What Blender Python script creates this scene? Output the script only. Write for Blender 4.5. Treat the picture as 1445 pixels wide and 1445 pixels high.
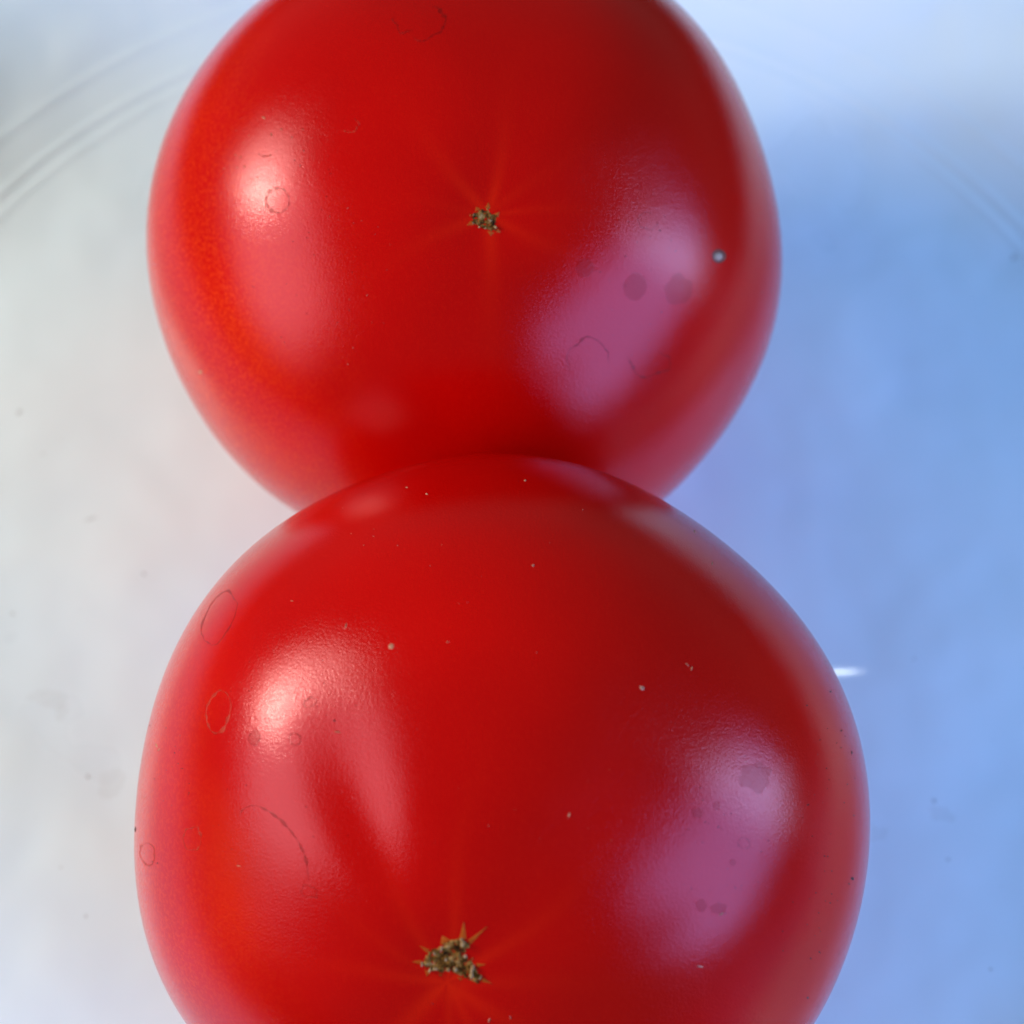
import bpy, bmesh, math, random
import numpy as np
from mathutils import Vector, Matrix, noise
from mathutils.bvhtree import BVHTree

for o in list(bpy.data.objects):
    bpy.data.objects.remove(o, do_unlink=True)
S = bpy.context.scene
COL = S.collection
random.seed(7)
rng = np.random.default_rng(7)

# ------------------------------------------------------------------ camera
FOV = math.radians(26.0)
ELEV = math.radians(66.0)
CAM_D = 0.2807
TOCAM = Vector((0, -math.cos(ELEV), math.sin(ELEV)))
UP = Vector((0, math.sin(ELEV), math.cos(ELEV)))
RIGHT = Vector((1, 0, 0))
CAM_LOC = TOCAM * CAM_D
cam = bpy.data.cameras.new('camera')
cam.sensor_width = 36
cam.sensor_fit = 'HORIZONTAL'
cam.angle = FOV
cam.clip_start = 0.01
cam.clip_end = 50
cam.dof.use_dof = True
cam.dof.focus_distance = 0.214
cam.dof.aperture_fstop = 24
cam_o = bpy.data.objects.new('camera', cam)
COL.objects.link(cam_o)
cam_o.matrix_world = Matrix((( RIGHT.x, UP.x, TOCAM.x, CAM_LOC.x),
                             ( RIGHT.y, UP.y, TOCAM.y, CAM_LOC.y),
                             ( RIGHT.z, UP.z, TOCAM.z, CAM_LOC.z),
                             (0, 0, 0, 1)))
S.camera = cam_o

# ------------------------------------------------------------------ world, lamps, exposure
w = bpy.data.worlds.new('World')
S.world = w
w.use_nodes = True
bg = w.node_tree.nodes['Background']
bg.inputs[0].default_value = (0.20, 1.0, 0.92, 1)
bg.inputs[1].default_value = 0.15

AIM = Vector((-0.003, -0.015, 0.03))
def lamp(name, az, el, dist, sx, sy, power, color, shape='RECTANGLE', roll=0, aim=AIM, pane=None):
    """an area lamp; az degrees anticlockwise from +X, el degrees above the table"""
    L = bpy.data.lights.new(name, 'AREA')
    L.shape = shape
    L.size = sx
    L.size_y = sy
    L.energy = power
    L.color = color
    if pane:
        # the pane is not evenly bright: ragged noise edge and a taper, added to shape the highlights
        seed, wob, soft, taper, pw = pane
        L.use_nodes = True
        nt = L.node_tree
        em = nt.nodes['Emission']
        ge = nt.nodes.new('ShaderNodeNewGeometry').outputs['Parametric']
        def mth(op, x, y=None):
            m = nt.nodes.new('ShaderNodeMath'); m.operation = op
            for i, v in enumerate((x, y)):
                if v is None: continue
                if isinstance(v, (int, float)): m.inputs[i].default_value = v
                else: nt.links.new(v, m.inputs[i])
            return m.outputs[0]
        mp = nt.nodes.new('ShaderNodeMapping')
        mp.inputs['Location'].default_value = (seed * 3.7, seed * 1.9, seed)
        nt.links.new(ge, mp.inputs[0])
        nz = nt.nodes.new('ShaderNodeTexNoise')
        nz.inputs['Scale'].default_value = 2.6
        nz.inputs['Detail'].default_value = 4
        nt.links.new(mp.outputs[0], nz.inputs['Vector'])
        sp = nt.nodes.new('ShaderNodeSeparateXYZ'); nt.links.new(ge, sp.inputs[0])
        u = mth('MULTIPLY', mth('SUBTRACT', sp.outputs[0], 0.5), 2.0)
        v = mth('MULTIPLY', mth('SUBTRACT', sp.outputs[1], 0.5), 2.0)
        wid = mth('ADD', mth('MULTIPLY', v, taper), 1.0 - abs(taper))
        d = mth('POWER', mth('ADD', mth('POWER', mth('ABSOLUTE', mth('DIVIDE', u, wid)), pw), mth('POWER', mth('ABSOLUTE', v), pw)), 1.0 / pw)
        d = mth('ADD', d, mth('MULTIPLY', mth('SUBTRACT', nz.outputs['Fac'], 0.5), wob))
        mr = nt.nodes.new('ShaderNodeMapRange'); mr.interpolation_type = 'SMOOTHSTEP'
        nt.links.new(d, mr.inputs[0])
        for i, x in enumerate((0.92 - soft, 0.92, 1.0, 0.0)): mr.inputs[i + 1].default_value = x
        nt.links.new(mr.outputs[0], em.inputs['Strength'])
    o = bpy.data.objects.new(name, L)
    COL.objects.link(o)
    a, e = math.radians(az), math.radians(el)
    d = Vector((math.cos(a) * math.cos(e), math.sin(a) * math.cos(e), math.sin(e)))
    o.location = aim + d * dist
    o.rotation_mode = 'QUATERNION'
    q = d.to_track_quat('Z', 'Y')
    from mathutils import Quaternion
    o.rotation_quaternion = q @ Quaternion((0, 0, 1), math.radians(roll))
    return o
#               name                az   el  dist  sx   sy   power colour
lamp('window_light_left',          194,  29, 0.60, 0.70, 0.44, 4.3, (1.0, 0.81, 0.88), 'RECTANGLE', roll=-33, pane=(1.0, 1.3, 0.42, 0.0, 2.4))
lamp('window_sun_patch_left',      167,  32, 0.58, 0.30, 0.33, 4.3, (1.0, 0.86, 0.74), 'RECTANGLE', pane=(4.0, 0.9, 0.55, 0.0, 2.2))
lamp('bulb_light_left',            175,  31, 0.40, 0.055, 0.055, 0.40, (1.0, 0.98, 0.72), 'ELLIPSE')
lamp('added_warm_glow_left',         200,  -2, 0.60, 0.50, 0.18, 1.1, (1.0, 0.24, 0.012), 'RECTANGLE', pane=(7.0, 1.6, 0.9, 0.0, 2.0))  # added lamp without a known source, for the orange sheen on the left
lamp('window_light_front_right',   332,  25, 0.60, 0.86, 0.44, 9.2, (0.29, 0.39, 1.0), 'RECTANGLE', roll=9, pane=(2.0, 1.9, 0.28, 0.0, 2.4))
lamp('window_light_right',         356,  21, 0.58, 0.20, 0.46, 2.2, (0.40, 0.66, 1.0), 'RECTANGLE', roll=10, pane=(5.0, 1.8, 0.4, 0.0, 2.4))
# added narrow-beam lamp that makes the white glint on the plate beside the front tomato
sl = lamp('added_glint_lamp_right',      2,  15, 0.080, 0.0004, 0.0010, 0.000010, (1.0, 0.96, 0.90), 'RECTANGLE', aim=Vector((0.0400, -0.0215, 0.0)))
sl.data.spread = math.radians(1.0)

S.view_settings.view_transform = 'Standard'
S.view_settings.look = 'None'
S.view_settings.exposure = 0
S.view_settings.gamma = 1
S.view_settings.use_curve_mapping = False
S.render.engine = 'CYCLES'
S.render.resolution_x = 1024
S.render.resolution_y = 1024

# ------------------------------------------------------------------ helpers
F_PX = 1445 / 2 / math.tan(FOV / 2)
def ray(px, py):
    """direction through a point of the 1445 px wide photograph"""
    return (-TOCAM * F_PX + RIGHT * (px - 722.5) - UP * (py - 722.5)).normalized()

def nodes(mat):
    mat.use_nodes = True
    nt = mat.node_tree
    return nt, nt.nodes['Principled BSDF']
def N(nt, kind, **kw):
    n = nt.nodes.new(kind)
    for k, v in kw.items():
        setattr(n, k, v)
    return n
def ramp(nt, src, stops):
    r = N(nt, 'ShaderNodeValToRGB')
    els = r.color_ramp.elements
    while len(els) < len(stops):
        els.new(0.5)
    for e, (p, c) in zip(els, stops):
        e.position = p
        e.color = c if len(c) == 4 else (*c, 1)
    nt.links.new(src, r.inputs[0])
    return r.outputs[0]
def noise_tex(nt, vec, scale, detail=2, rough=0.5):
    n = N(nt, 'ShaderNodeTexNoise')
    n.inputs['Scale'].default_value = scale
    n.inputs['Detail'].default_value = detail
    n.inputs['Roughness'].default_value = rough
    nt.links.new(vec, n.inputs['Vector'])
    return n.outputs['Fac']
def math_n(nt, op, a, b=None, c=None):
    m = N(nt, 'ShaderNodeMath', operation=op)
    for i, v in enumerate((a, b, c)):
        if v is None: continue
        if isinstance(v, (int, float)): m.inputs[i].default_value = v
        else: nt.links.new(v, m.inputs[i])
    return m.outputs[0]
def mixc(nt, fac, a, b, mode='MIX'):
    m = N(nt, 'ShaderNodeMix', data_type='RGBA', blend_type=mode)
    for sock, v in ((m.inputs[0], fac), (m.inputs[6], a), (m.inputs[7], b)):
        if isinstance(v, (int, float)): sock.default_value = v
        elif isinstance(v, tuple): sock.default_value = (*v, 1)
        else: nt.links.new(v, sock)
    return m.outputs[2]

def mesh_obj(name, verts, faces, mat, parent=None, smooth=True, kind=None):
    me = bpy.data.meshes.new(name)
    me.from_pydata([tuple(v) for v in verts], [], faces)
    if smooth:
        me.polygons.foreach_set('use_smooth', [True] * len(me.polygons))
    me.update()
    o = bpy.data.objects.new(name, me)
    COL.objects.link(o)
    if mat: me.materials.append(mat)
    if parent:
        o.parent = parent
    if kind: o['kind'] = kind
    return o

# ------------------------------------------------------------------ materials
def skin_material():
    m = bpy.data.materials.new('tomato_skin')
    nt, b = nodes(m)
    tc = N(nt, 'ShaderNodeTexCoord').outputs['Object']
    at = N(nt, 'ShaderNodeAttribute', attribute_name='rays').outputs['Fac']
    fine = noise_tex(nt, tc, 4600, 2, 0.6)
    mid = noise_tex(nt, tc, 260, 3, 0.55)
    big = noise_tex(nt, tc, 38, 2, 0.5)
    c1 = ramp(nt, big, [(0.35, (0.47, 0.0002, 0.0002)), (0.68, (0.58, 0.0008, 0.0003))])
    c2 = mixc(nt, math_n(nt, 'MULTIPLY', ramp(nt, fine, [(0.50, (0, 0, 0)), (0.72, (1, 1, 1))]), 0.20), c1, (0.72, 0.012, 0.001))
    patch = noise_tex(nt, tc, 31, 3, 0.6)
    glow_grain = noise_tex(nt, tc, 2600, 4, 0.7)
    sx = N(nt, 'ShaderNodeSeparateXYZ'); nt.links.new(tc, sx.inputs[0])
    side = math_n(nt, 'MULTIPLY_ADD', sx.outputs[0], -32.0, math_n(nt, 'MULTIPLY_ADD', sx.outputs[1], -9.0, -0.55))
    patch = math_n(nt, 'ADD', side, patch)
    glow_mask = math_n(nt, 'MULTIPLY', ramp(nt, patch, [(0.42, (0, 0, 0)), (0.95, (1, 1, 1))]), ramp(nt, glow_grain, [(0.46, (0, 0, 0)), (0.60, (1, 1, 1))]))
    c2 = mixc(nt, math_n(nt, 'MULTIPLY', glow_mask, 0.55), c2, (0.74, 0.050, 0.0015))  # grainy warm glow on the left side, painted into the base colour
    rv = math_n(nt, 'MULTIPLY', at, math_n(nt, 'MULTIPLY_ADD', mid, 0.5, 0.7))
    c3 = mixc(nt, rv, c2, (0.72, 0.016, 0.001))
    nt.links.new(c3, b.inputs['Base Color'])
    rg = math_n(nt, 'MULTIPLY_ADD', fine, 0.08, 0.08)
    rg = math_n(nt, 'MULTIPLY_ADD', mid, 0.08, rg)
    nt.links.new(rg, b.inputs['Roughness'])
    b.inputs['IOR'].default_value = 1.47
    b.inputs['Specular Tint'].default_value = (1.0, 0.54, 0.60, 1)
    b.inputs['Subsurface Weight'].default_value = 0.0
    b.inputs['Subsurface Radius'].default_value = (1.0, 0.12, 0.05)
    b.inputs['Subsurface Scale'].default_value = 0.004
    bu = N(nt, 'ShaderNodeBump')
    bu.inputs['Strength'].default_value = 0.6
    bu.inputs['Distance'].default_value = 0.000045
    nt.links.new(fine, bu.inputs['Height'])
    bu2 = N(nt, 'ShaderNodeBump')
    bu2.inputs['Strength'].default_value = 0.05
    bu2.inputs['Distance'].default_value = 0.0004
    nt.links.new(mid, bu2.inputs['Height'])
    nt.links.new(bu2.outputs[0], bu.inputs['Normal'])
    nt.links.new(bu.outputs[0], b.inputs['Normal'])
    return m
SKIN = skin_material()

def simple(name, color, rough, alpha=1.0, spec=0.5, var=None, scale=1500):
    m = bpy.data.materials.new(name)
    nt, b = nodes(m)
    tc = N(nt, 'ShaderNodeTexCoord').outputs['Object']
    n = noise_tex(nt, tc, scale, 3, 0.6)
    c = ramp(nt, n, [(0.35, color), (0.65, var or color)])
    nt.links.new(c, b.inputs['Base Color'])
    b.inputs['Roughness'].default_value = rough
    b.inputs['Alpha'].default_value = alpha
    b.inputs['Specular IOR Level'].default_value = spec
    return m
def cork_material():
    m = bpy.data.materials.new('dry_scar_cork')
    nt, b = nodes(m)
    tc = N(nt, 'ShaderNodeTexCoord').outputs['Object']
    n = noise_tex(nt, tc, 1500, 5, 0.7)
    c = ramp(nt, n, [(0.36, (0.012, 0.004, 0.001)), (0.46, (0.13, 0.050, 0.006)),
                     (0.56, (0.30, 0.145, 0.030)), (0.68, (0.60, 0.36, 0.14))])
    nt.links.new(c, b.inputs['Base Color'])
    b.inputs['Roughness'].default_value = 0.8
    b.inputs['Specular IOR Level'].default_value = 0.1
    bu = N(nt, 'ShaderNodeBump')
    bu.inputs['Strength'].default_value = 0.8
    bu.inputs['Distance'].default_value = 0.0003
    nt.links.new(n, bu.inputs['Height'])
    nt.links.new(bu.outputs[0], b.inputs['Normal'])
    return m
CORK = cork_material()
FLAKE = simple('pale_dry_flake', (0.24, 0.13, 0.05), 0.8, spec=0.1, var=(0.52, 0.36, 0.18))
SPIKE = simple('orange_scar_point', (0.38, 0.055, 0.003), 0.5, spec=0.2, var=(0.48, 0.090, 0.006))
RESIDUE = simple('dried_water_edge', (0.34, 0.005, 0.003), 0.45, 0.38, 0.3, (0.24, 0.003, 0.003), 900)
RESIDUE_PALE = simple('dried_water_edge_pale', (0.60, 0.05, 0.015), 0.5, 0.5, 0.3, (0.5, 0.02, 0.01), 900)
FILM = simple('dried_water_film', (0.50, 0.001, 0.002), 0.4, 0.20, 0.3, (0.48, 0.001, 0.001), 900)
PIP = simple('pale_skin_pip', (0.42, 0.27, 0.19), 0.6, spec=0.15, var=(0.58, 0.42, 0.32))
PIP_RIM = simple('brown_pip_rim', (0.10, 0.015, 0.005), 0.6, var=(0.20, 0.03, 0.01))
DUST_PALE = simple('pale_dust', (0.45, 0.12, 0.06), 0.6, 0.8, var=(0.65, 0.35, 0.22))
DUST_DARK = simple('dark_dust', (0.03, 0.008, 0.006), 0.7, var=(0.06, 0.02, 0.015))
GRIME = simple('grey_plate_speck', (0.42, 0.41, 0.40), 0.8, 0.28, var=(0.55, 0.53, 0.5))

def porcelain():
    m = bpy.data.materials.new('white_glazed_porcelain')
    nt, b = nodes(m)
    tc = N(nt, 'ShaderNodeTexCoord').outputs['Object']
    n1 = noise_tex(nt, tc, 26, 3, 0.5)
    n2 = noise_tex(nt, tc, 700, 3, 0.6)
    c = ramp(nt, n1, [(0.32, (0.69, 0.82, 0.92)), (0.50, (0.74, 0.86, 0.93)), (0.68, (0.77, 0.87, 0.93))])
    nt.links.new(c, b.inputs['Base Color'])
    r = math_n(nt, 'MULTIPLY_ADD', n1, 0.15, 0.22)
    nt.links.new(r, b.inputs['Roughness'])
    b.inputs['IOR'].default_value = 1.5
    bu = N(nt, 'ShaderNodeBump')
    bu.inputs['Strength'].default_value = 0.6
    bu.inputs['Distance'].default_value = 0.0030
    nt.links.new(n1, bu.inputs['Height'])
    bu2 = N(nt, 'ShaderNodeBump')
    bu2.inputs['Strength'].default_value = 0.12
    bu2.inputs['Distance'].default_value = 0.0001
    nt.links.new(n2, bu2.inputs['Height'])
    nt.links.new(bu.outputs[0], bu2.inputs['Normal'])
    nt.links.new(bu2.outputs[0], b.inputs['Normal'])
    return m
PORCELAIN = porcelain()

# ------------------------------------------------------------------ table and plate
def table_mat():
    m = bpy.data.materials.new('table_laminate')
    nt, b = nodes(m)
    tc = N(nt, 'ShaderNodeTexCoord').outputs['Object']
    mp = N(nt, 'ShaderNodeMapping')
    mp.inputs['Scale'].default_value = (4, 60, 1)
    nt.links.new(tc, mp.inputs[0])
    n = noise_tex(nt, mp.outputs[0], 2, 5, 0.6)
    nt.links.new(ramp(nt, n, [(0.3, (0.06, 0.025, 0.008)), (0.7, (0.11, 0.045, 0.015))]), b.inputs['Base Color'])
    b.inputs['Roughness'].default_value = 0.5
    return m
tv = [(-0.6, -0.45, -0.012), (0.6, -0.45, -0.012), (0.6, 0.45, -0.012), (-0.6, 0.45, -0.012),
      (-0.6, -0.45, -0.042), (0.6, -0.45, -0.042), (0.6, 0.45, -0.042), (-0.6, 0.45, -0.042)]
tf = [(0, 1, 2, 3), (7, 6, 5, 4), (0, 4, 5, 1), (1, 5, 6, 2), (2, 6, 7, 3), (3, 7, 4, 0)]
table = mesh_obj('table_top', tv, tf, table_mat(), smooth=False, kind='structure')

PC = Vector((-0.0024, -0.0100, 0.0))
plate = bpy.data.objects.new('plate', None)
COL.objects.link(plate)
plate.location = PC
plate['label'] = 'white glazed plate with thin raised rings, under both tomatoes'
plate['category'] = 'plate'

def ridge(r, r0, wd, h):
    return h * math.exp(-((r - r0) / wd) ** 2)
def plate_z(r, a):
    """height of the plate's upper face"""
    k = max(0.0, r - 0.078)
    z = 0.5 * 0.50 / 0.018 * min(k, 0.018) ** 2 + 0.50 * max(0.0, k - 0.018)
    z += ridge(r, 0.0850, 0.0005, 0.00009) + ridge(r, 0.0872, 0.0005, 0.00012) + ridge(r, 0.0925, 0.0006, 0.00010)
    if r > 0.0935:
        u = min(1, (r - 0.0935) / 0.004) * min(1, max(0, (0.124 - r) / 0.004))
        # embossed leaf scroll on the rim
        p = a * 18
        leaf = math.sin(p + 260 * (r - 0.094)) * math.sin(0.5 * p - 170 * (r - 0.094))
        z += u * 0.00032 * max(-0.25, leaf)
    return z
NS = 720
def lathe(rs, under=False):
    v, f = [], []
    for r in rs:
        for i in range(NS):
            a = 2 * math.pi * i / NS
            v.append((r * math.cos(a), r * math.sin(a), plate_z(r, a)))
    for j in range(len(rs) - 1):
        for i in range(NS):
            k = (i + 1) % NS
            f.append((j * NS + i, (j + 1) * NS + i, (j + 1) * NS + k, j * NS + k))
    return v, f
rs = [0.0008, 0.01, 0.02, 0.03, 0.04, 0.05, 0.06, 0.065, 0.07, 0.074, 0.0765]
v, f = lathe(rs)
f.append(tuple(range(NS)))
well = mesh_obj('well', v, f, PORCELAIN, plate)
rs = list(np.linspace(0.0765, 0.083, 10)) + list(np.linspace(0.0834, 0.0945, 38)) + list(np.linspace(0.0952, 0.125, 44))
v, f = lathe(rs)
base = len(v)
# rounded lip, underside and foot ring
ztop = plate_z(0.125, 0)
under = [(0.1262, ztop - 0.0004), (0.1268, ztop - 0.0014), (0.1262, ztop - 0.0026), (0.1245, ztop - 0.0042),
         (0.108, 0.0040), (0.090, -0.0030), (0.076, -0.0060), (0.072, -0.0118), (0.069, -0.0118), (0.066, -0.0055), (0.0008, -0.0045)]
for r, z in under:
    for i in range(NS):
        a = 2 * math.pi * i / NS
        v.append((r * math.cos(a), r * math.sin(a), z))
rows = len(v) // NS
for j in range(base // NS - 1, rows - 1):
    for i in range(NS):
        k = (i + 1) % NS
        f.append((j * NS + i, (j + 1) * NS + i, (j + 1) * NS + k, j * NS + k))
rim = mesh_obj('rim', v, f, PORCELAIN, plate)

# ------------------------------------------------------------------ tomatoes
class Tomato:
    pass
def wrap(d):
    return (d + np.pi) % (2 * np.pi) - np.pi

def make_tomato(label, img, a, kz, axis, furrows, rays, ray_len, seed, gap=0.0):
    """img: (px, py) of the outline's centre in the photograph; axis: towards the blossom end"""
    t = Tomato()
    axis = Vector(axis).normalized()
    xl = (RIGHT - axis * RIGHT.dot(axis)).normalized()
    yl = axis.cross(xl)
    R = Matrix(((xl.x, yl.x, axis.x), (xl.y, yl.y, axis.y), (xl.z, yl.z, axis.z)))
    NU, NV = 720, 340
    u = np.linspace(0, 2 * np.pi, NU, endpoint=False)
    s = np.linspace(0, 1, NV + 1)[1:-1]
    th = np.pi * s
    TH, U = np.meshgrid(th, u, indexing='ij')
    # an oblate body, flatter at the blossom end
    sq = 2.12
    rad = 1.0 / ((np.abs(np.sin(TH)) ** sq + (np.abs(np.cos(TH)) / kz) ** sq) ** (1 / sq))
    r2 = np.random.default_rng(seed)
    env = np.sin(TH) ** 1.5
    for n_ in range(2, 7):
        rad += env * (0.020 / n_ ** 0.6) * r2.uniform(0.3, 1.0) * np.cos(n_ * U + r2.uniform(0, 6.28) + 0.6 * np.cos(TH))
    for (az, wd, dep, t0, tw) in furrows:
        rad -= dep * np.exp(-(wrap(U - az) / wd) ** 2) * np.exp(-((TH - t0) / tw) ** 2)
    # blossom end: tiny dip; stem end: deep hollow
    rad -= 0.016 * np.exp(-(TH / 0.15) ** 2)
    rad -= 0.16 * np.exp(-((np.pi - TH) / 0.28) ** 2)
    X = a * rad * np.sin(TH) * np.cos(U); Y = a * rad * np.sin(TH) * np.sin(U); Z = a * rad * np.cos(TH)
    P = np.stack([X.ravel(), Y.ravel(), Z.ravel()], 1)
    P = np.vstack([P, [[0, 0, a * (rad[0].mean())]], [[0, 0, -a * rad[-1].mean()]]])
    M = np.array(R)
    Wd = P @ M.T
    # rest on the plate: lowest point touches z = 0
    low = Wd[:, 2].min()
    d = ray(*img)
    sdist = (-low + gap - CAM_LOC.z) / d.z
    c = CAM_LOC + d * sdist
    nrow = NV - 1
    idx = np.arange(nrow * NU).reshape(nrow, NU)
    q = np.stack([idx[:-1], idx[1:], np.roll(idx[1:], -1, 1), np.roll(idx[:-1], -1, 1)], -1).reshape(-1, 4)
    faces = q.tolist()
    for i in range(NU):
        k = (i + 1) % NU
        faces.append([nrow * NU, i, k])
        faces.append([nrow * NU + 1, int(idx[-1, k]), int(idx[-1, i])])
    root = bpy.data.objects.new('tomato', None)
    COL.objects.link(root)
    root['label'] = label
    root['category'] = 'tomato'
    root['group'] = 'tomatoes on the plate'
    root.matrix_world = Matrix.Translation(c) @ R.to_4x4()
    t.root = root; t.c = c; t.R = R; t.inv = root.matrix_world.inverted()
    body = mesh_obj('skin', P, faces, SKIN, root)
    # streaks radiating from the blossom scar
    val = np.zeros_like(TH)
    for (az, wd, st) in rays:
        wander = az + 0.05 * np.sin(TH * 9 + az * 3)
        width = 0.75 * wd * (0.35 + 0.12 / np.maximum(TH, 0.05))
        val += 0.85 * st * np.exp(-(wrap(U - wander) / width) ** 2) * np.exp(-TH / ray_len)
    val = np.clip(val, 0, 1).ravel()
    val = np.append(val, [0.6, 0.0])
    at = body.data.attributes.new('rays', 'FLOAT', 'POINT')
    at.data.foreach_set('value', val.astype(np.float32))
    t.body = body
    t.bvh = BVHTree.FromPolygons([Vector(p) for p in (Wd + np.array(c))], faces)
    return t

def hit(t, px, py, lift=0.0):
    """the point of the tomato's skin seen at a place of the photograph, in its own coordinates"""
    loc, nor, i, d = t.bvh.ray_cast(CAM_LOC, ray(px, py))
    if loc is None:
        return None, None
    if nor.dot(ray(px, py)) > 0: nor = -nor
    p = loc + nor * lift
    return t.inv @ p, (t.inv.to_3x3() @ nor)

rear = make_tomato('red tomato at the back, behind the other, small round scar and one pale pip',
                   (659, 355), 0.03660, 0.86, (0.0904, -0.400, 0.912), [], 
                   [(math.radians(g), wdt, st) for g, wdt, st in
                    ((78, .16, .75), (130, .18, .65), (38, .14, .35), (4, .10, .45), (-28, .16, .55), (-86, .20, .75), (-157, .18, .6), (172, .14, .25))],
                   0.15, 3)
front = make_tomato('larger red tomato in front, overlapping the other, with a wide ragged brown scar',
                    (703, 1160), 0.03750, 0.86, (-0.1384, -0.674, 0.726),
                    [(math.radians(118), 0.21, 0.017, 0.60, 0.27), (math.radians(55), 0.25, 0.008, 0.9, 0.4), (math.radians(-10), 0.25, 0.008, 0.9, 0.4)],
                    [(math.radians(g), wdt, st) for g, wdt, st in
                     ((83, .12, .8), (116, .16, .55), (40, .14, .9), (178, .16, .6), (-132, .22, .8), (-88, .12, .5), (-62, .14, .6), (-32, .2, .7), (3, .18, .45), (150, .14, .35))],
                    0.19, 11)

def poly_zoom(pts, ox, oy, sc):
    return [(ox + x / sc, oy + y / sc) for x, y in pts]
def inside(poly, x, y):
    r = False
    j = len(poly) - 1
    for i in range(len(poly)):
        xi, yi = poly[i]; xj, yj = poly[j]
        if (yi > y) != (yj > y) and x < (xj - xi) * (y - yi) / (yj - yi) + xi:
            r = not r
        j = i
    return r
def edge_dist(poly, x, y):
    m = 1e9
    for i in range(len(poly)):
        ax, ay = poly[i - 1]; bx, by = poly[i]
        dx, dy = bx - ax, by - ay
        k = max(0, min(1, ((x - ax) * dx + (y - ay) * dy) / (dx * dx + dy * dy + 1e-9)))
        m = min(m, math.hypot(x - ax - k * dx, y - ay - k * dy))
    return m

def scar(t, poly, spikes, step, lift, seed):
    xs = [p[0] for p in poly]; ys = [p[1] for p in poly]
    x0, x1, y0, y1 = min(xs), max(xs), min(ys), max(ys)
    nx, ny = int((x1 - x0) / step) + 1, int((y1 - y0) / step) + 1
    ids, v, f = {}, [], []
    for j in range(ny + 1):
        for i in range(nx + 1):
            x = x0 + i * step; y = y0 + j * step
            jx = x + 2.4 * noise.noise(Vector((x * .35, y * .35, seed)))
            jy = y + 2.4 * noise.noise(Vector((x * .35, y * .35, seed + 9)))
            if not inside(poly, jx, jy): continue
            e = edge_dist(poly, jx, jy)
            h = noise.noise(Vector((x * .16, y * .16, seed))) * 0.55 + noise.noise(Vector((x * .45, y * .45, seed + 3))) * 0.6
            k = min(1, e / 4)
            p, n = hit(t, x, y, lift * (-0.35 + k * (0.55 + 0.75 * h)))
            ids[(i, j)] = len(v); v.append(p)
    for (i, j) in list(ids):
        q = [(i, j), (i, j + 1), (i + 1, j + 1), (i + 1, j)]
        if all(c in ids for c in q):
            f.append([ids[c] for c in q])
    o = mesh_obj('blossom_scar', v, f, CORK, t.root)
    # orange points of dry skin around the scar
    for tri in spikes:
        n_ = 7
        A, T_, B = [Vector((x, y)) for x, y in tri]
        T_ = ((A + B) / 2).lerp(T_, 0.8)
        vv, ff = [], []
        for k in range(n_):
            s_ = k / (n_ - 1)
            L_ = A.lerp(T_, s_); R_ = B.lerp(T_, s_); Mi = (L_ + R_) / 2
            for P_, h in ((L_, -0.00002), (Mi, 0.00007 * (1 - 0.4 * s_)), (R_, -0.00002)):
                P_ = P_ + Vector((random.uniform(-.3, .3), random.uniform(-.3, .3)))
                p, n = hit(t, P_.x, P_.y, h)
                vv.append(p)
        for k in range(n_ - 1):
            for m_ in range(2):
                b_ = k * 3 + m_
                ff.append((b_, b_ + 1, b_ + 4, b_ + 3))
        mesh_obj('scar_point', vv, ff, SPIKE, o)
    return o

def flake(t, parent, x, y, sx, sy, ang, lift):
    vv, ff = [], []
    n_ = 9
    ca, sa = math.cos(ang), math.sin(ang)
    p, n = hit(t, x, y, lift * 1.15); vv.append(p)
    for k in range(n_):
        a_ = 2 * math.pi * k / n_
        r_ = random.uniform(0.65, 1.1)
        dx, dy = r_ * sx * math.cos(a_), r_ * sy * math.sin(a_)
        p, n = hit(t, x + dx * ca - dy * sa, y + dx * sa + dy * ca, lift * random.uniform(0.75, 1.25)); vv.append(p)
        p, n = hit(t, x + dx * ca - dy * sa, y + dx * sa + dy * ca, -0.00005); vv.append(p)
    for k in range(n_):
        a1, a2 = 1 + 2 * k, 1 + 2 * ((k + 1) % n_)
        ff.append((0, a2, a1)); ff.append((a1, a2, a2 + 1, a1 + 1))
    return mesh_obj('flake', vv, ff, FLAKE, parent, smooth=False)

zr = lambda pts: poly_zoom(pts, 560, 220, 5.558)
zf = lambda pts: poly_zoom(pts, 500, 1240, 4.817)
sr = scar(rear, zr([(578, 462), (640, 412), (690, 402), (712, 378), (736, 392), (732, 432), (770, 450), (800, 452), (798, 490), (784, 530), (802, 588), (745, 604), (690, 582), (640, 566), (590, 545), (566, 530), (575, 500)]),
          [zr(p) for p in ([(684, 408), (722, 352), (740, 410)], [(758, 452), (812, 428), (800, 488)], [(606, 440), (618, 390), (662, 412)],
                           [(578, 505), (538, 550), (606, 548)], [(702, 590), (735, 638), (776, 600)], [(790, 560), (826, 608), (778, 604)], [(572, 485), (566, 455), (592, 455)])],
          0.8, 0.00022, 4)
for fx, fy, a_, b_, g in ((730, 510, 6, 3, .3), (770, 560, 5, 3.2, .9), (600, 465, 2.2, 4, .3), (690, 570, 3, 2, .2), (645, 560, 2.5, 2, 0), (596, 530, 2.5, 2, .4)):
    (x, y), = zr([(fx, fy)])
    flake(rear, sr, x, y, a_ * 0.6, b_ * 0.6, g, 0.00028)
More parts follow.
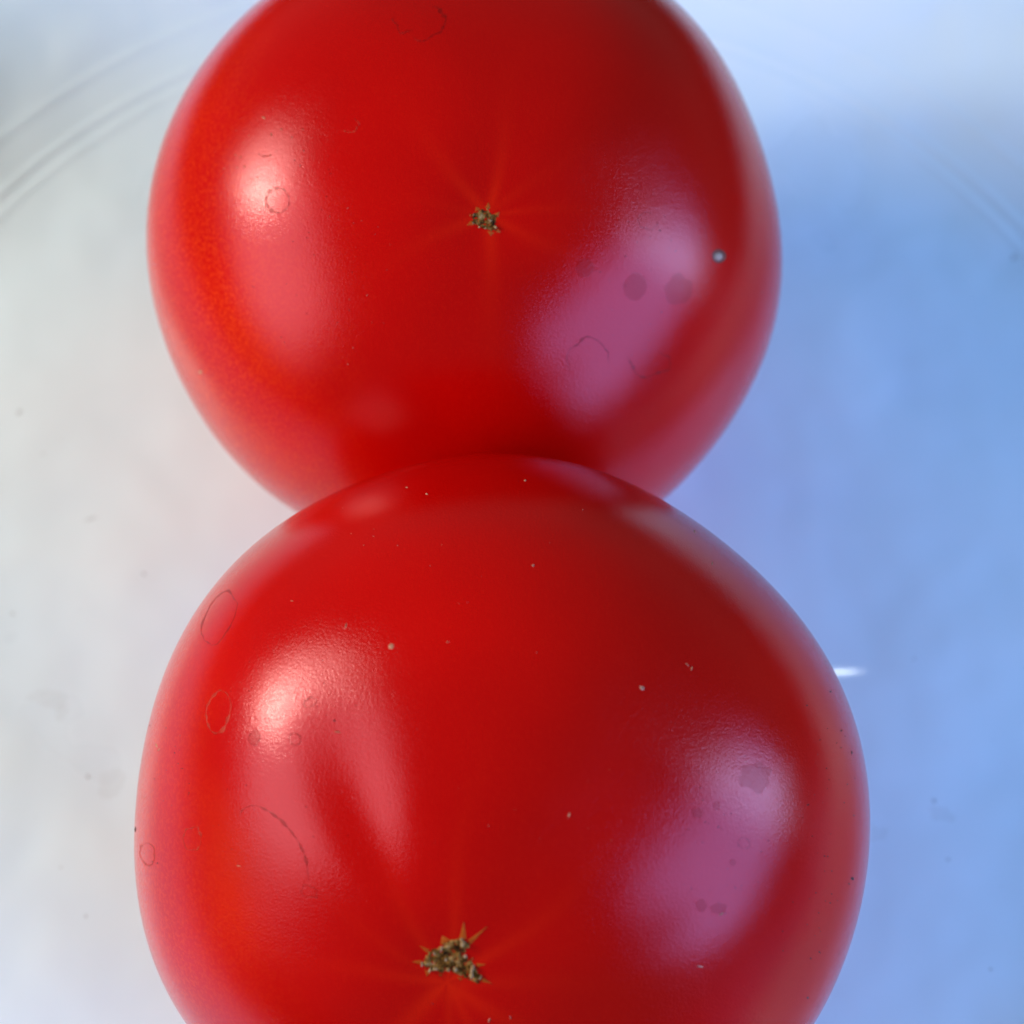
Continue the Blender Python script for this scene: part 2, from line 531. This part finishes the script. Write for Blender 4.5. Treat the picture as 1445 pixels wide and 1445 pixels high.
sf = scar(front, zf([(446, 568), (500, 488), (578, 450), (602, 418), (660, 408), (735, 390), (788, 430), (792, 470), (756, 510), (802, 548), (832, 598), (872, 648), (886, 690), (842, 724), (768, 692), (700, 664), (650, 632), (590, 652), (510, 634), (470, 602)]),
          [zf(p) for p in ([(706, 402), (747, 262), (770, 408)], [(768, 412), (934, 298), (796, 450)], [(574, 450), (592, 374), (664, 412)], [(488, 505), (432, 448), (512, 478)],
                           [(452, 548), (372, 562), (456, 590)], [(474, 615), (488, 674), (526, 640)], [(566, 648), (588, 670), (606, 646)], [(828, 570), (906, 580), (842, 606)],
                           [(874, 668), (948, 718), (866, 706)], [(686, 658), (722, 698), (748, 682)], [(790, 540), (806, 532), (812, 556)])],
          0.8, 0.00032, 8)
for fx, fy, a_, b_, g in ((545, 495, 4, 2.6, .8), (592, 470, 2.6, 5, .1), (690, 605, 6, 3.5, .3), (640, 610, 5, 3, .1), (740, 435, 6, 4, -.3), (730, 408, 3, 3, .5), (755, 520, 4, 2.4, .5),
                          (805, 605, 5, 8, .4), (800, 650, 5, 6, .2), (514, 612, 3, 4, .1), (460, 575, 1.6, 4, -.3), (550, 605, 7, 3, .1), (625, 540, 3, 2, .6), (860, 660, 2.4, 3, .4)):
    (x, y), = zf([(fx, fy)])
    flake(front, sf, x, y, a_ * 0.62, b_ * 0.62, g, 0.00034)

# ---- dried water marks: a thin ridge of residue round a film
def water_mark(t, cx, cy, rx, ry, ang=0, a0=0, a1=360, wd=1.6, mat=None, film=None, wob=0.10, h=0.00005, seed=0):
    n_ = 64
    ca, sa = math.cos(math.radians(ang)), math.sin(math.radians(ang))
    def edge(k, grow):
        a_ = math.radians(a0 + (a1 - a0) * k / n_)
        w_ = 1 + wob * 1.6 * noise.noise(Vector((1.6 * math.cos(a_), 1.6 * math.sin(a_), seed * 3.1))) + wob * 0.5 * noise.noise(Vector((5 * math.cos(a_), 5 * math.sin(a_), seed)))
        dx, dy = (rx * w_ + grow) * math.cos(a_), (ry * w_ + grow) * math.sin(a_)
        return cx + dx * ca - dy * sa, cy + dx * sa + dy * ca
    closed = (a1 - a0) >= 360
    vv, ff = [], []
    if mat:
        for k in range(n_ + 1):
            thin = (0.2 + 3.2 * abs(noise.noise(Vector((k * 0.16, seed, 2))))) * wd
            if not closed:
                thin *= min(1, 8 * min(k, n_ - k) / n_ + 0.05)
            if closed and k == n_: thin = t0
            if k == 0: t0 = thin
            for g, hh in ((-thin, -0.00001), (0, h), (thin, -0.00001)):
                x, y = edge(k, g)
                p, n = hit(t, x, y, hh)
                if p is None: return
                vv.append(p)
        for k in range(n_):
            for m_ in range(2):
                b_ = k * 3 + m_
                ff.append((b_, b_ + 1, b_ + 4, b_ + 3))
        mesh_obj('water_mark', vv, ff, mat, t.root)
    if film:
        vv, ff = [], []
        rings = 5
        p, n = hit(t, cx, cy, 0.00003); vv.append(p)
        for j in range(1, rings + 1):
            for k in range(n_):
                x, y = edge(k, 0)
                s_ = j / rings
                p, n = hit(t, cx + (x - cx) * s_, cy + (y - cy) * s_, 0.00003 if j < rings else -0.00001)
                if p is None: return
                vv.append(p)
        for k in range(n_):
            ff.append((0, 1 + (k + 1) % n_, 1 + k))
            for j in range(rings - 1):
                b0 = 1 + j * n_; b1 = b0 + n_
                ff.append((b0 + k, b0 + (k + 1) % n_, b1 + (k + 1) % n_, b1 + k))
        mesh_obj('water_film', vv, ff, film, t.root)

water_mark(rear, 392, 283, 16.5, 17, mat=RESIDUE, seed=1, wob=.05)
water_mark(rear, 896, 405, 18, 20, 20, film=FILM, seed=2, wob=.1)
water_mark(rear, 957, 408, 19, 24, 15, film=FILM, seed=3, wob=.2)
water_mark(rear, 831, 506, 29, 30, 0, 150, 372, 1.8, RESIDUE, seed=4, wob=.14)
water_mark(rear, 915, 511, 28, 22, 0, -60, 200, 1.5, RESIDUE, seed=5, wob=.2)
water_mark(rear, 600, 30, 26, 23, 30, -95, 95, 1.8, RESIDUE, seed=6, wob=.2)
water_mark(rear, 566, 26, 13, 18, -20, 60, 200, 1.5, RESIDUE, seed=7, wob=.3)
water_mark(rear, 825, 378, 13, 14, 0, film=FILM, seed=8, wob=.15)
water_mark(rear, 915, 312, 14, 12, 0, 0, 300, 1.2, RESIDUE, seed=9, wob=.25)
water_mark(rear, 490, 175, 16, 11, 10, -60, 110, 1.3, RESIDUE_PALE, seed=10, wob=.2)
water_mark(rear, 375, 215, 9, 6, 0, 20, 170, 1.2, RESIDUE_PALE, seed=11, wob=.2)

water_mark(front, 309, 872, 20, 40, 24, mat=RESIDUE, seed=12, wob=.10, wd=1.6)
water_mark(front, 308, 1003, 17, 29, 12, mat=RESIDUE_PALE, seed=13, wob=.12, wd=2.0)
water_mark(front, 438, 991, 8.5, 6, -25, mat=RESIDUE, seed=14, wob=.2, wd=1.2)
water_mark(front, 416, 1043, 8, 8.5, 0, mat=RESIDUE, seed=15, wob=.12, wd=1.1)
water_mark(front, 359, 1041, 8, 11, 10, mat=RESIDUE, film=FILM, seed=16, wob=.2, wd=1.0)
water_mark(front, 388, 1200, 34, 72, -33, -115, 60, 1.7, RESIDUE, seed=17, wob=.05)
water_mark(front, 436, 1258, 12, 9, 20, mat=RESIDUE, seed=18, wob=.25, wd=1.1)
water_mark(front, 1066, 1096, 24, 22, 0, film=FILM, seed=19, wob=.22)
water_mark(front, 983, 1147, 9, 8, 0, film=FILM, seed=20, wob=.2)
water_mark(front, 1011, 1137, 6, 6, 0, film=FILM, seed=21, wob=.2)
water_mark(front, 1050, 1190, 8, 7, 0, mat=RESIDUE, seed=22, wob=.2, wd=1.0)
water_mark(front, 1034, 1217, 4, 5, 0, film=FILM, seed=23, wob=.2)
water_mark(front, 1014, 1281, 11, 9, 0, film=FILM, seed=24, wob=.2)
water_mark(front, 990, 1278, 9, 9, 0, film=FILM, seed=25, wob=.2)
water_mark(front, 272, 1184, 12, 17, 0, mat=RESIDUE_PALE, seed=26, wob=.15, wd=1.4)
water_mark(front, 208, 1205, 10, 16, -10, mat=RESIDUE_PALE, seed=27, wob=.15, wd=1.4)

# ---- the pale raised pip on the rear tomato, in a sunken brown ring
def pip(t, x, y, r, h, mat, name, flat=False):
    vv, ff = [], []
    p, n = hit(t, x, y, h); vv.append(p)
    rr, kk = 4, 16
    for j in range(1, rr + 1):
        s_ = j / rr
        for k in range(kk):
            a_ = 2 * math.pi * k / kk
            w_ = 1 + 0.14 * noise.noise(Vector((math.cos(a_) * 2, math.sin(a_) * 2, x)))
            hh = h * math.sqrt(max(0, 1 - s_ * s_)) - (0.00002 if j == rr else 0)
            if flat: hh = h if j < rr else -0.00002
            p, n = hit(t, x + r * w_ * s_ * math.cos(a_), y + r * w_ * s_ * math.sin(a_), hh); vv.append(p)
    for k in range(kk):
        ff.append((0, 1 + (k + 1) % kk, 1 + k))
        for j in range(rr - 1):
            b0 = 1 + j * kk; b1 = b0 + kk
            ff.append((b0 + k, b0 + (k + 1) % kk, b1 + (k + 1) % kk, b1 + k))
    return mesh_obj(name, vv, ff, mat, t.root)
pip(rear, 1014.5, 361.5, 10.5, 0.00006, PIP_RIM, 'pip_rim', True)
pip(rear, 1012.5, 362, 6.2, 0.00035, PIP, 'pip')
pip(rear, 283, 525, 3.0, 0.00004, DUST_PALE, 'pip')
pip(front, 552, 912, 4.6, 0.00005, DUST_PALE, 'pip')

# ---- dust too small to pick apart: one mesh of real crumbs and fibres for each tomato and colour
def dust(t, items, mat, name='dust'):
    vv, ff = [], []
    for (x, y, ln, wd, ang) in items:
        ca, sa = math.cos(ang), math.sin(ang)
        b_ = len(vv)
        ok = True
        tmp = []
        for (dx, dy, hh) in ((-ln, 0, 0), (-ln * .3, wd, 0), (ln * .4, wd * .8, 0), (ln, 0, 0), (ln * .3, -wd, 0), (-ln * .4, -wd * .9, 0), (0, 0, 0.00010)):
            dx *= random.uniform(.8, 1.2); dy *= random.uniform(.7, 1.3)
            p, n = hit(t, x + dx * ca - dy * sa, y + dx * sa + dy * ca, hh if hh else -0.00001)
            if p is None: ok = False; break
            tmp.append(p)
        if not ok: continue
        vv += tmp
        for k in range(6):
            ff.append((b_ + 6, b_ + (k + 1) % 6, b_ + k))
    mesh_obj(name, vv, ff, mat, t.root, smooth=False, kind='stuff')
def scatter(cx, cy, rx, ry, n_, l0, l1, thin=0.5):
    out = []
    while len(out) < n_:
        dx, dy = random.uniform(-1, 1), random.uniform(-1, 1)
        if dx * dx + dy * dy > 1: continue
        l_ = random.uniform(l0, l1)
        out.append((cx + dx * rx, cy + dy * ry, l_, l_ * random.uniform(thin, 0.9), random.uniform(0, 3.14)))
    return out
rd = [(488, 883, 5, 1.2, 1.75), (476, 1033, 6, 1.3, .1), (752, 798, 2.2, 2, 0), (906, 971, 5, 3.4, .7), (803, 1150, 4.5, 1.2, 1.9), (741, 678, 2, 1.6, 0), (970, 938, 4, .9, .8), (976, 943, 4, .9, 1.9),
      (1018, 1290, 4, 1.2, 2.6), (988, 1364, 5, 1.6, .2), (221, 1052, 4, 1.2, 1.2), (224, 1058, 3, 1, 2.2), (412, 848, 3, .8, 0), (337 , 1222, 4, .9, .2), (574, 688, 2, 1.2, 0), (602, 697, 2.2, 1.2, .3), (1052 , 1075, 1.2, 1, 0),
      (1005, 795, 3, .9, 1.8), (980, 750, 3, 1, 1.2), (690, 1440, 4, 1.2, 2), (720, 1436, 3, 1, 1.4), (632, 906, 2.4, 1, 0)]
rd += scatter(640, 740, 240, 60, 9, 0.4, .9, .3) + scatter(760, 1000, 260, 260, 16, 0.4, .9, .3)
dust(front, rd, DUST_PALE)
dd = [(472, 1017, 1.8, 1.6, 0), (1203, 1240, 3.2, 2.6, 1), (1198, 1247, 1.6, 1, 1), (1187, 1031, 1.6, 1.5, 0), (1172, 976, 1.8, 1.3, 0), (1182, 955, 2, 1, 1.3), (187, 1116, 1.6, 7, 0.1), (185, 1140, 1.5, 9, -0.1), (191, 1170, 1.2, 4, 0),
      (1014, 1167, 1.4, 1.3, 0), (1140, 1408, 2, 1.8, 0), (1202, 1062, 1.2, 3, 0), (610 , 1416, 1, 1, 0)]
dd += scatter(1170, 1100, 40, 190, 34, 0.5, 1.5) + scatter(1150, 1330, 50, 90, 18, 0.5, 1.4) + scatter(230, 1120, 40, 120, 26, 0.5, 1.3) + scatter(400, 1090, 110, 190, 26, 0.4, 1.0) + scatter(1020, 1170, 70, 130, 40, 0.4, 1.1)
dust(front, dd, DUST_DARK)
dust(rear, scatter(420, 350, 90, 150, 30, 0.4, 1.0) + scatter(910, 400, 70, 110, 36, 0.4, 1.1) + scatter(1080, 300, 15, 150, 12, .5, 1.2), DUST_DARK)
dust(rear, scatter(380, 215, 80, 40, 20, 0.5, 1.6) + scatter(500, 400, 60, 120, 16, .5, 1.2) + [(372, 166, 4, 1.4, .6), (383, 190, 3, 1, 1.4)], DUST_PALE)

# ---- specks and faint smears on the plate
vv, ff = [], []
def plate_pt(px, py, h):
    d = ray(px, py)
    q = CAM_LOC + d * ((0 - CAM_LOC.z) / d.z) - PC
    return Vector((q.x, q.y, plate_z(math.hypot(q.x, q.y), math.atan2(q.y, q.x)) + h))
for (x, y, ln, wd, ang) in [(27, 582, 5, 3, 2.2), (124, 1096, 4, 3, 1.2), (121, 1293, 3, 2, 1.5), (203, 810, 3.5, 2, 1.2), (18, 866, 3, 2, 0), (1318, 1130, 4, 3, 1.6), (1338, 1213, 3, 2, 0), (1398, 1368, 3, 2, .4), (86, 1224, 2, 1.5, 0), (128, 732, 11, 1.2, 2.8),
                           (1290, 930, 2, 1.5, 0), (60, 640, 2, 1.4, 0), (1430, 366, 5, 4, 0)] + scatter(100, 1000, 100, 400, 5, .6, 1.2) + scatter(1330, 1100, 100, 320, 6, .6, 1.2):
    b_ = len(vv)
    ca, sa = math.cos(ang), math.sin(ang)
    for (dx, dy, hh) in ((-ln, 0, 0), (-ln * .3, wd, 0), (ln * .4, wd * .8, 0), (ln, 0, 0), (ln * .3, -wd, 0), (-ln * .4, -wd * .9, 0), (0, 0, 0.00010)):
        vv.append(plate_pt(x + dx * ca - dy * sa, y + dx * sa + dy * ca, hh + 0.00001))
    for k in range(6):
        ff.append((b_ + 6, b_ + (k + 1) % 6, b_ + k))
mesh_obj('specks', vv, ff, GRIME, plate, smooth=False, kind='stuff')

# ---- faint dried smudges on the plate
SMUDGE = simple('tan_smudge', (0.50, 0.44, 0.36), 0.6, 0.05, 0.3, (0.55, 0.48, 0.40), 300)
for q, (cx, cy, rx, ry, an) in enumerate([(72, 985, 30, 11, .1), (88, 1004, 10, 12, .2), (158, 1104, 17, 24, .9), (1225, 1180, 26, 12, -.2), (1330, 1150, 20, 9, .3)]):
    vv, ff = [plate_pt(cx, cy, 0.00002)], []
    for k in range(40):
        a_ = 2 * math.pi * k / 40
        w_ = 1 + 0.6 * noise.noise(Vector((1.3 * math.cos(a_), 1.3 * math.sin(a_), q * 5.3))) + 0.2 * noise.noise(Vector((4 * math.cos(a_), 4 * math.sin(a_), q)))
        dx, dy = rx * w_ * math.cos(a_), ry * w_ * math.sin(a_)
        vv.append(plate_pt(cx + dx * math.cos(an) - dy * math.sin(an), cy + dx * math.sin(an) + dy * math.cos(an), 0.00002))
        ff.append((0, 1 + (k + 1) % 40, 1 + k))
    mesh_obj('smudge', vv, ff, SMUDGE, plate)
